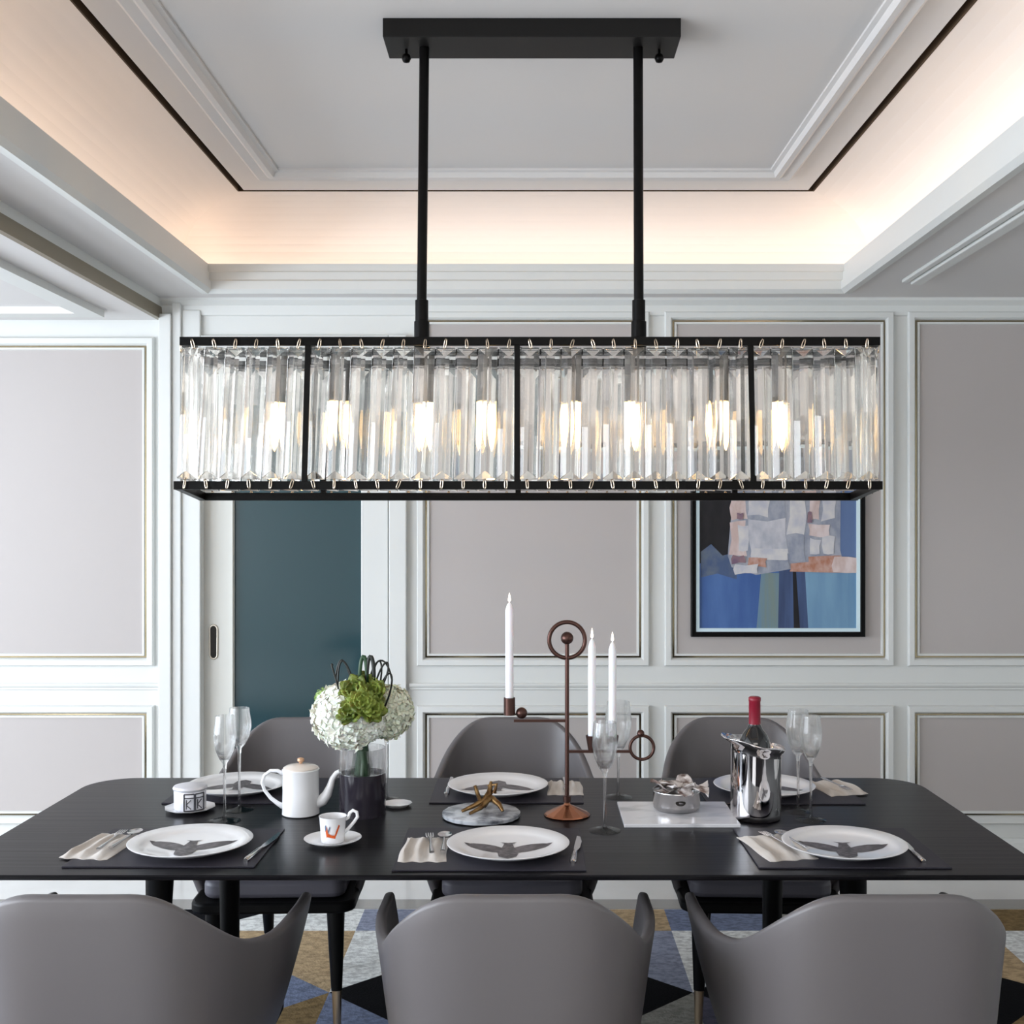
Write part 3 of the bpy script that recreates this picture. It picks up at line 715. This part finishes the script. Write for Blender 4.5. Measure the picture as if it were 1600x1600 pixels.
tube(bm, pts, [.006, .005, .0045, .0045, .0045, .0045, .005, .006, .008], 10); obj('handle', bm, M['porcelain'], t, smooth=180)
bm = NB(); pts = [(.042, 0, .03), (.056, 0, .036), (.068, 0, .052), (.076, 0, .072), (.082, 0, .092), (.092, 0, .106), (.100, 0, .110)]
tube(bm, pts, [.016, .015, .0125, .0095, .0075, .0065, .006], 14); obj('spout', bm, M['porcelain'], t, smooth=60)
# -------- cup and saucer
q = T(520, 1318)
bm = NB(); lathe(bm, [(0, 0), (.032, 0), (.034, .002), (.05, .006), (.066, .013), (.067, .0145), (.05, .0085), (.034, .005), (0, .0045)], 48)
tag(obj('saucer', bm, M['porcelain'], loc=(q.x, q.y, TZ), smooth=60), 'white round saucer under the coffee cup on the near side', 'saucer')
t = thing('coffee_cup', 'white porcelain cup with orange printed figure in front of the vase', 'cup', (q.x, q.y, TZ+.0048))
bm = NB(); lathe(bm, [(0, 0), (.026, 0), (.028, .002), (.029, .03), (.0315, .058), (.0325, .0605), (.0305, .0605), (.0275, .03), (.026, .006), (0, .005)], 40); cb = obj('body', bm, M['porcelain'], t, smooth=60)
bm = NB(); pts = [(.027, 0, .022), (.036, 0, .030), (.05, 0, .046), (.058, 0, .058), (.056, 0, .069), (.047, 0, .073), (.040, 0, .067), (.036, 0, .056), (.030, 0, .052)]
tube(bm, pts, [.004]*9, 10, flat=.7); obj('handle', bm, M['porcelain'], t, smooth=180)
bm = NB()
def cyl(pts, mi, r=.0303):
    vs = [bm.verts.new((r*math.sin(a), -r*math.cos(a), z)) for a, z in pts]; bm.faces.new(vs).material_index = mi
for pts, mi in (([(-.25, .018), (.35, .014), (.4, .022), (.1, .022), (-.2, .026)], 0), ([(-.3, .016), (-.15, .022), (-.3, .042), (-.42, .034)], 0), ([(.25, .016), (.42, .02), (.72, .043), (.62, .046), (.4, .03)], 0), ([(-.42, .03), (-.3, .036), (-.38, .046), (-.46, .042)], 1), ([(-.2, .03), (-.15, .028), (-.02, .04), (-.06, .044)], 1)):
    cyl(pts, mi, .0312)
obj('orange_figure', bm, [M['orange'], M['blueprint']], cb)
# -------- small white dish behind the vase
q = T(606, 1262)
q = T(620, 1256)
bm = NB(); lathe(bm, [(0, 0), (.03, 0), (.038, .006), (.04, .008), (.03, .004), (0, .003)], 10)
tag(obj('small_dish', bm, M['porcelain'], loc=(q.x+.004, q.y-.02, TZ), smooth=30), 'small white dish half hidden at the right of the flower vase', 'dish')
# -------- vase with flowers
q = T(566.5, 1272); dv = q.y; 
V = thing('flower_vase', 'clear glass cylinder vase with a black base beside the teapot', 'vase', (q.x, q.y, TZ))
R = .0595
bm = NB(); lathe(bm, [(0, 0), (R, 0), (R, .108), (R-.004, .108), (R-.004, .1), (0, .1)], 40); obj('black_base', bm, M['darkwater'], V, smooth=40)
bm = NB(); lathe(bm, [(R-.003, .1084), (R, .1084), (R, .172), (R-.003, .172)], 40, cap=False); bm.verts.ensure_lookup_table()
rr = [bm.verts[i*40:(i+1)*40] for i in (0, 3)]
for i in range(40): bm.faces.new((rr[0][i], rr[0][(i+1) % 40], rr[1][(i+1) % 40], rr[1][i]))
obj('glass_wall', bm, M['glass'], V, smooth=40)
B = thing('bouquet', 'bouquet of cream hydrangeas, lime flowers and looped black grass in the vase', 'flowers', (q.x, q.y, TZ+.1015))
def bl(px, py, dy=0): # local bouquet point
    d = dv+dy; return Vector((X(px, d)-q.x, dy, Z(py, d)-TZ-.1015))
for k in range(9):
    bm = NB(); a = k*2*PI/9; r0 = .014*(1 if k else 0)
    p0 = Vector((r0*math.cos(a), r0*math.sin(a), .0)); p2 = bl(566+random.uniform(-6, 6), 1142, random.uniform(-.01, .01))
    tube(bm, [p0, (p0+p2)/2, p2], .0085, 8); obj('stem', bm, M['stem'], B, smooth=60)
def hydrangea(c, R, m, n, seed, name='hydrangea', sq=(1, 1, 1)):
    rnd = random.Random(seed); bm = NB()
    lathe(bm, [(0, -R*.8), (R*.5, -R*.68), (R*.78, -R*.2), (R*.78, R*.2), (R*.5, R*.68), (0, R*.8)], 16)
    for i in range(n):
        y = 1-2*(i+.5)/n; r = math.sqrt(1-y*y); th = i*2.39996
        nrm = Vector((math.cos(th)*r, math.sin(th)*r, y)); rad = R*rnd.uniform(.84, 1.0)
        u = nrm.orthogonal().normalized(); u = Matrix.Rotation(rnd.uniform(0, PI), 3, nrm) @ u; w = nrm.cross(u)
        tl = Vector((rnd.uniform(-.5, .5), rnd.uniform(-.5, .5), rnd.uniform(-.5, .5)))
        ctr = nrm*rad; s = R*rnd.uniform(.17, .25)
        for k in range(4):
            a = k*PI/2; e1 = u*math.cos(a)+w*math.sin(a); e2 = -u*math.sin(a)+w*math.cos(a); up = nrm*rnd.uniform(.15, .8)+tl*.4
            p = [ctr, ctr+(e1*.55+e2*.42+up*.6)*s, ctr+(e1*1.05+up*rnd.uniform(.2, 1))*s, ctr+(e1*.55-e2*.42+up*.6)*s]
            vs = [bm.verts.new(x) for x in p]; bm.faces.new(vs)
    for v in bm.verts: v.co = Vector((v.co.x*sq[0], v.co.y*sq[1], v.co.z*sq[2]))+c
    me_o = obj(name, bm, m, B); return me_o
k = dv/F
hydrangea(bl(543, 1118, -.01), 50*k, M['hyd'], 420, 3, sq=(1.08, 1, 1.0))
hydrangea(bl(604, 1112, .04), 42*k, M['hyd2'], 360, 5, sq=(1, 1, .98))
hydrangea(bl(578, 1130, -.02), 26*k, M['hyd'], 160, 9)
def rosette(c, R, m, seed, name, lay=3):
    rnd = random.Random(seed); bm = NB(); MR = Matrix.Rotation(math.radians(62), 3, 'X') @ Matrix.Rotation(rnd.uniform(-.5, .5), 3, 'Y')
    for L_ in range(lay):
        n = 5+L_
        for i in range(n):
            a = 2*PI*i/n+L_*.4+rnd.uniform(-.15, .15); out = Vector((math.cos(a), math.sin(a), 0)); tilt = .35+.38*(lay-1-L_)
            dirv = out*math.cos(tilt)+Vector((0, 0, math.sin(tilt))); side = Vector((-math.sin(a), math.cos(a), 0)); nr = dirv.cross(side)
            Ln = R*(.55+.22*L_); g = []
            for u in range(6):
                row = []
                for v in range(7):
                    q_, s = u/5, v/6*2-1; wd = R*.42*math.sin(PI*min(1, q_*.85+.12))**.7
                    p = MR @ (dirv*Ln*q_+side*s*wd+nr*(-.10*R*s*s-.12*R*math.sin(q_*2.6))+nr*.07*R*math.sin(v*2.2+u*1.3+i)*q_)
                    row.append(bm.verts.new(c+p))
                g.append(row)
            for u in range(5):
                for v in range(6): bm.faces.new((g[u][v], g[u+1][v], g[u+1][v+1], g[u][v+1]))
    o = obj(name, bm, m, B, smooth=180); s = o.modifiers.new('solid', 'SOLIDIFY'); s.thickness = .0015; return o
o = None
for (px, py, dy, r_, s) in ((548, 1110, -.092, 25, 1), (580, 1106, -.085, 26, 2), (553, 1078, -.07, 25, 3), (584, 1080, -.06, 22, 4), (566, 1070, -.04, 22, 5), (566, 1096, -.098, 22, 6)):
    rosette(bl(px, py, dy), r_*k, M['green'], s, 'lime_flower')
hydrangea(bl(506, 1090, .0), 15*k, M['budgreen'], 60, 21, 'green_bud')
loops = [((586, 1100), (606, 1020), (630, 1050), (594, 1120), .0), ((578, 1082), (585, 1010), (607, 1022), (590, 1084), .02), ((582, 1085), (600, 1008), (622, 1030), (592, 1082), -.01), ((576, 1080), (578, 1030), (602, 1012), (612, 1060), .01), ((557, 1080), (538, 1015), (526, 1018), (528, 1084), .0), ((551, 1070), (540, 1028), (530, 1014), (524, 1060), .02), ((520, 1040), (513, 1028), (526, 1060), (533, 1094), -.02)]
for (p0, p1, p2, p3, dy) in loops:
    bm = NB(); A, B1, C1, D1 = (bl(*p, dy-.03) for p in (p0, p1, p2, p3)); pts = []
    for i in range(15):
        s = i/14; pts.append(A*(1-s)**3+B1*3*s*(1-s)**2*1+C1*3*s*s*(1-s)+D1*s**3)
    top = min(p.z for p in pts)
    tube(bm, pts, .0024, 6); obj('grass_loop', bm, M['grass'], B, smooth=180)
for (x0_, x1_, m_) in ((561, 572, M['leafgreen']), (572, 583, M['grass'])):
    bm = NB(); A = bl(x0_+1, 1080, -.05); A2 = bl(x0_-1, 1010, -.05); C2 = bl(x1_+3, 1010, -.05); D1 = bl(x1_+1, 1066, -.05); pts = []
    for i in range(13):
        s = i/12; pts.append(A*(1-s)**3+A2*3*s*(1-s)**2+C2*3*s*s*(1-s)+D1*s**3)
    tube(bm, pts, .005, 8, flat=.5); obj('leaf_blade', bm, m_, B, smooth=180)
# -------- stone disc with gold branch ornament
q = T(752, 1276)
bm = NB(); R = .1
n = 40; rg = []
for (rr_, z) in ((.9, 0), (.99, .003), (1.0, .011), (.97, .0135), (.0, .0138)):
    if rr_ == 0: rg.append([bm.verts.new((0, 0, z))]); continue
    rg.append([bm.verts.new((R*rr_*math.cos(2*PI*i/n)*(1+.015*math.sin(3*i)), R*rr_*math.sin(2*PI*i/n)*(1+.015*math.sin(2*i)), z)) for i in range(n)])
bm.faces.new(rg[0][::-1])
for a, b in zip(rg, rg[1:]):
    for i in range(n):
        if len(b) == 1: bm.faces.new((a[i], a[(i+1) % n], b[0]))
        else: bm.faces.new((a[i], a[(i+1) % n], b[(i+1) % n], b[i]))
tag(obj('stone_platter', bm, M['greystone'], loc=(q.x, q.y, TZ), smooth=40), 'round grey veined stone platter at the centre of the table', 'platter')
bm = NB(); k = q.y/F
def sl(px, py, dy=0): return Vector((X(px, q.y)-q.x, dy, (1276-py)*k))
base = .0142
def S(px, h, dy): return Vector(((px-752)*k, dy, h))
bz = base+.0045
tube(bm, [S(722, bz, -.02), S(740, .030, -.012), S(756, .042, -.004), S(765, .06, .006), S(767, .088, .012)], [.004, .0065, .008, .009, .0035], 8)
tube(bm, [S(735, bz, -.045), S(752, .03, -.03), S(763, .046, -.01), S(768, .05, 0)], [.004, .006, .008, .008], 8)
tube(bm, [S(786, bz, -.02), S(780, .034, -.01), S(768, .047, 0)], [.004, .007, .0085], 8)
tube(bm, [S(742, .080, .0), S(746, .060, -.002), S(750, .044, -.004), S(758, .040, -.002)], [.004, .0055, .006, .007], 8)
tube(bm, [S(757, bz, .03), S(760, .03, .018), S(765, .048, .006)], [.004, .005, .007], 8)
tube(bm, [S(772, .06, .004), S(776, .082, .004), S(762, .076, .014)], [.006, .004, .003], 8)
o = tag(obj('branch_ornament', bm, M['goldtwig'], loc=(q.x, q.y, TZ), smooth=60), 'gold metal branch ornament resting on the grey stone platter', 'ornament')
# -------- candelabra
q = T(886, 1274); k = q.y/F
cd = thing('candelabra', 'copper and dark bronze candelabra with rings and arms on a faceted cone base', 'candelabra', (q.x, q.y, TZ))
def cl(px, py, dy=0): return Vector(((px-886)*k, dy, (1274-py)*k))
bm = NB(); lathe(bm, [(0, 0), (.058, 0), (.060, .003), (.057, .006), (.010, .028), (.006, .034), (0, .034)], 14); obj('base', bm, M['copper'], cd)
bm = NB(); tube(bm, [(0, 0, .0335), (0, 0, (1274-1003)*k)], .0055, 12); lathe(bm, [(0, .034), (.010, .036), (.010, .05), (0, .052)], 14); obj('pole', bm, M['bronze'], cd, smooth=50)
def ringm(c, R_, r_):
    bm = NB(); tube(bm, [c+Vector((R_*math.cos(2*PI*i/48), 0, R_*math.sin(2*PI*i/48))) for i in range(48)], r_, 10, closed=True); return bm
obj('ring', ringm(cl(886, 1000), 28*k, .0055), M['bronze'], cd, smooth=180)
obj('ring', ringm(cl(1003, 1168), 18.5*k, .0042), M['bronze'], cd, smooth=180)
def ball(c, r_, name='ball'):
    bm = NB(); bmesh.ops.create_icosphere(bm, subdivisions=3, radius=r_, matrix=Matrix.Translation(c)); return obj(name, bm, M['bronze'], cd, smooth=180)
ball(cl(886, 997), 10*k); ball(cl(815, 1114), 9*k); ball(cl(1001, 1146), 6*k)
bm = NB(); bar(bm, cl(887, 1126), cl(803, 1126), .004, .0035); obj('arm', bm, M['bronze'], cd)
bm = NB(); bar(bm, cl(884, 1174), cl(984, 1174), .004, .0035); obj('arm', bm, M['bronze'], cd)
def cup(px, pt_, pb_, w0, w1, dy=0):
    c = cl(px, 0, dy); zt_, zb_ = (1274-pt_)*k, (1274-pb_)*k
    bm = NB(); lathe(bm, [(0, zb_), (w0*k, zb_), (w1*k, zt_), (w1*k*.85, zt_), (w0*k*.8, zb_+.006), (0, zb_+.006)], 20, c.x, dy); return obj('candle_cup', bm, M['bronze'], cd, smooth=50)
cup(796, 1090, 1117, 9, 9); cup(925, 1149, 1172, 6, 10, .0); cup(957, 1149, 1172, 6, 10, .0)
for (px, pt_, pb_, tip, dy, r_, lb) in ((796, 941, 1115, 927, 0, 6.4, 'tall white taper candle on the raised left arm of the candelabra'), (925, 998, 1169, 982, 0, 6.2, 'white taper candle nearest the candelabra pole on the lower right arm'), (957, 1003, 1169, 988, 0, 6.2, 'white taper candle nearest the small ring on the lower right arm')):
    z0_ = (1274-pb_)*k+.0005; z1_ = (1274-pt_)*k
    cn = thing('taper_candle', lb, 'candle', (q.x+(px-886)*k, q.y+dy, TZ+z0_), 0, 'white candles'); hh = z1_-z0_
    bm = NB(); lathe(bm, [(0, 0), (r_*k*.9, 0), (r_*k, .02), (r_*k, hh-.02), (r_*k*.6, hh-.006), (.0015, hh), (0, hh)], 18); obj('wax', bm, M['wax'], cn, smooth=60)
    fh = (pt_-tip)*k
    bm = NB(); lathe(bm, [(0, hh+.0005), (.0035, hh+.004), (.0035, hh+fh*.4), (.001, hh+fh), (0, hh+fh+.001)], 10); obj('flame', bm, M['flame'], cn, smooth=180)
# -------- marble tray and steel bowl
bm = NB(); box(bm, -.1435, .1435, -.116, .116, 0, .009)
tx_ = (.232+.519)/2
tag(obj('marble_board', bm, M['marble'], loc=(.376, 2.955, TZ), bevel=.0015), 'white marble rectangular board left of the ice bucket', 'board')
q = T(1057, 1264, TZ+.009); k = q.y/F
sb = thing('steel_bowl', 'small brushed steel bowl with an oval cut-out on the marble board', 'bowl', (q.x, q.y, TZ+.0092))
bm = NB(); Rb = 36*k*1.02
lathe(bm, [(0, 0), (Rb*.88, 0), (Rb*.98, .006), (Rb, .014), (Rb*.99, .046), (Rb*1.03, .049), (Rb*1.02, .051), (Rb*.96, .047), (Rb*.96, .012), (0, .005)], 40); obj('body', bm, M['steelmatt'], sb, smooth=50)
bm = NB(); pts = []
for i in range(16):
    a = 2*PI*i/16; ang = .22*math.cos(a)+.05; zz = .030+.0085*math.sin(a)*(1 if math.sin(a) < 0 else .35); pts.append(bm.verts.new(((Rb+.0006)*math.sin(ang), -(Rb+.0006)*math.cos(ang), zz)))
bm.faces.new(pts); obj('oval_hole', bm, M['dark'], sb)
rnd = random.Random(12); bm = NB()
for i in range(13):
    a = i*2.4; rr_ = .012+.02*(i % 3)/2; c = Vector((rr_*math.cos(a)*1.5+.008, rr_*math.sin(a), .052+.006*rnd.random()))
    g = []; rot = Matrix.Rotation(a+rnd.uniform(-.5, .5), 3, 'Z') @ Matrix.Rotation(rnd.uniform(-.5, .35), 3, 'Y')
    for u in range(7):
        row = []
        for v in range(5):
            s, w_ = u/6, v/4*2-1; x = (s-.2)*.062; y = w_*.021*math.sin(PI*min(1, s*.9+.1)); z = .006*math.sin(s*5+i)+.004*w_*w_+.003*math.sin(v*2+u*1.7+i)
            row.append(bm.verts.new(c+rot @ Vector((x, y, z))))
        g.append(row)
    for u in range(6):
        for v in range(4): bm.faces.new((g[u][v], g[u+1][v], g[u+1][v+1], g[u][v+1]))
o = tag(obj('dried_flower', bm, M['petalw'], loc=(q.x, q.y, TZ+.0092), smooth=180), 'crumpled pale and brown dried petals piled on the small steel bowl', 'flower')
s = o.modifiers.new('solid', 'SOLIDIFY'); s.thickness = .0012
# -------- ice bucket with bottle
q = T(1181, 1278); k = q.y/F
ib = thing('ice_bucket', 'mirror polished steel wine bucket with a slanted flared rim', 'bucket', (q.x, q.y, TZ))
bm = NB(); n = 56; R = 39*k; Hb = 122*k
rg = []
def rimz(a, base, amp): return base+amp*(-math.cos(a-math.radians(0)))
for (rr_, f_, slant) in ((.0, 0, 0), (.93, 0, 0), (.99, .02, 0), (1.0, .08, 0), (1.0, .3, 0), (1.0, .55, .0), (1.0, .84, .55), (1.03, .93, .9), (1.2, 1.0, 1.0), (1.19, 1.012, 1.0), (1.0, .95, .9), (.96, .85, .6), (.96, .3, 0), (.0, .28, 0)):
    if rr_ == 0: rg.append([bm.verts.new((0, 0, Hb*f_))]); continue
    row = []
    for i in range(n):
        a = 2*PI*i/n; fl = 1.0
        if rr_ > 1.1: fl = 1+.16*max(0, -math.cos(a))-.02*max(0, math.cos(a))
        wob = .002*math.sin(5*a)*slant
        row.append(bm.verts.new((R*rr_*fl*math.cos(a), R*rr_*(1 if rr_ <= 1.1 else .93)*math.sin(a), Hb*f_-slant*(.006+.017*math.cos(a))+wob)))
    rg.append(row)
for a, b in zip(rg, rg[1:]):
    for i in range(n):
        j = (i+1) % n
        if len(a) == 1: bm.faces.new((a[0], b[j], b[i]))
        elif len(b) == 1: bm.faces.new((a[i], a[j], b[0]))
        else: bm.faces.new((a[i], a[j], b[j], b[i]))
obj('body', bm, M['mirror'], ib, smooth=180)
bt = thing('wine_bottle', 'dark wine bottle with red foil capsule standing in the steel bucket', 'bottle', (q.x-.003, q.y, TZ+Hb*.29+.001))
def bz_(py): return (1278-py)*k-Hb*.29-.001
bm = NB(); rb = 22*k; lathe(bm, [(0, 0), (rb, 0), (rb*1.12, .005), (rb*1.12, bz_(1168)), (rb*1.04, bz_(1156)), (rb*.84, bz_(1146)), (rb*.55, bz_(1138)), (rb*.41, bz_(1131)), (rb*.38, bz_(1092)), (0, bz_(1092))], 36); obj('glass', bm, M['bottle'], bt, smooth=60)
bm = NB(); lathe(bm, [(rb*.39, bz_(1131)), (9.2*k, bz_(1131)), (9*k, bz_(1096)), (9.6*k, bz_(1095)), (9.6*k, bz_(1090)), (8*k, bz_(1088.5)), (0, bz_(1088.5))], 28); obj('foil_capsule', bm, M['capsule'], bt, smooth=50)
# ================================================================== LIGHT
def area(name, loc, rot, sx, sy, e, col):
    l = bpy.data.lights.new(name, 'AREA'); l.shape = 'RECTANGLE'; l.size = sx; l.size_y = sy; l.energy = e; l.color = col
    o = bpy.data.objects.new(name, l); C.objects.link(o); o.location = loc; o.rotation_euler = rot; return o
area('daylight_front', (XL+.02, 2.4, 1.38), (0, -PI/2, 0), 1.8, 3.2, 115, (.78, .88, 1.0))
area('daylight_rear', (XL+.02, -.8, 1.38), (0, -PI/2, 0), 1.8, 2.7, 135, (.88, .93, 1.0))
area('added_rear_fill', (.3, -1.4, 2.47), (math.radians(25), 0, 0), 2.6, 1.2, 34, (1.0, .94, .88))  # unseen soft fill added high behind the camera to even out the light
W = bpy.data.worlds.new('world'); bpy.context.scene.world = W; W.use_nodes = True
W.node_tree.nodes['Background'].inputs[0].default_value = (.85, .92, 1, 1); W.node_tree.nodes['Background'].inputs[1].default_value = 1.5
vs_ = bpy.context.scene.view_settings
vs_.view_transform = 'Standard'; vs_.look = 'None'; vs_.gamma = 1; vs_.use_curve_mapping = False; vs_.exposure = 0.45
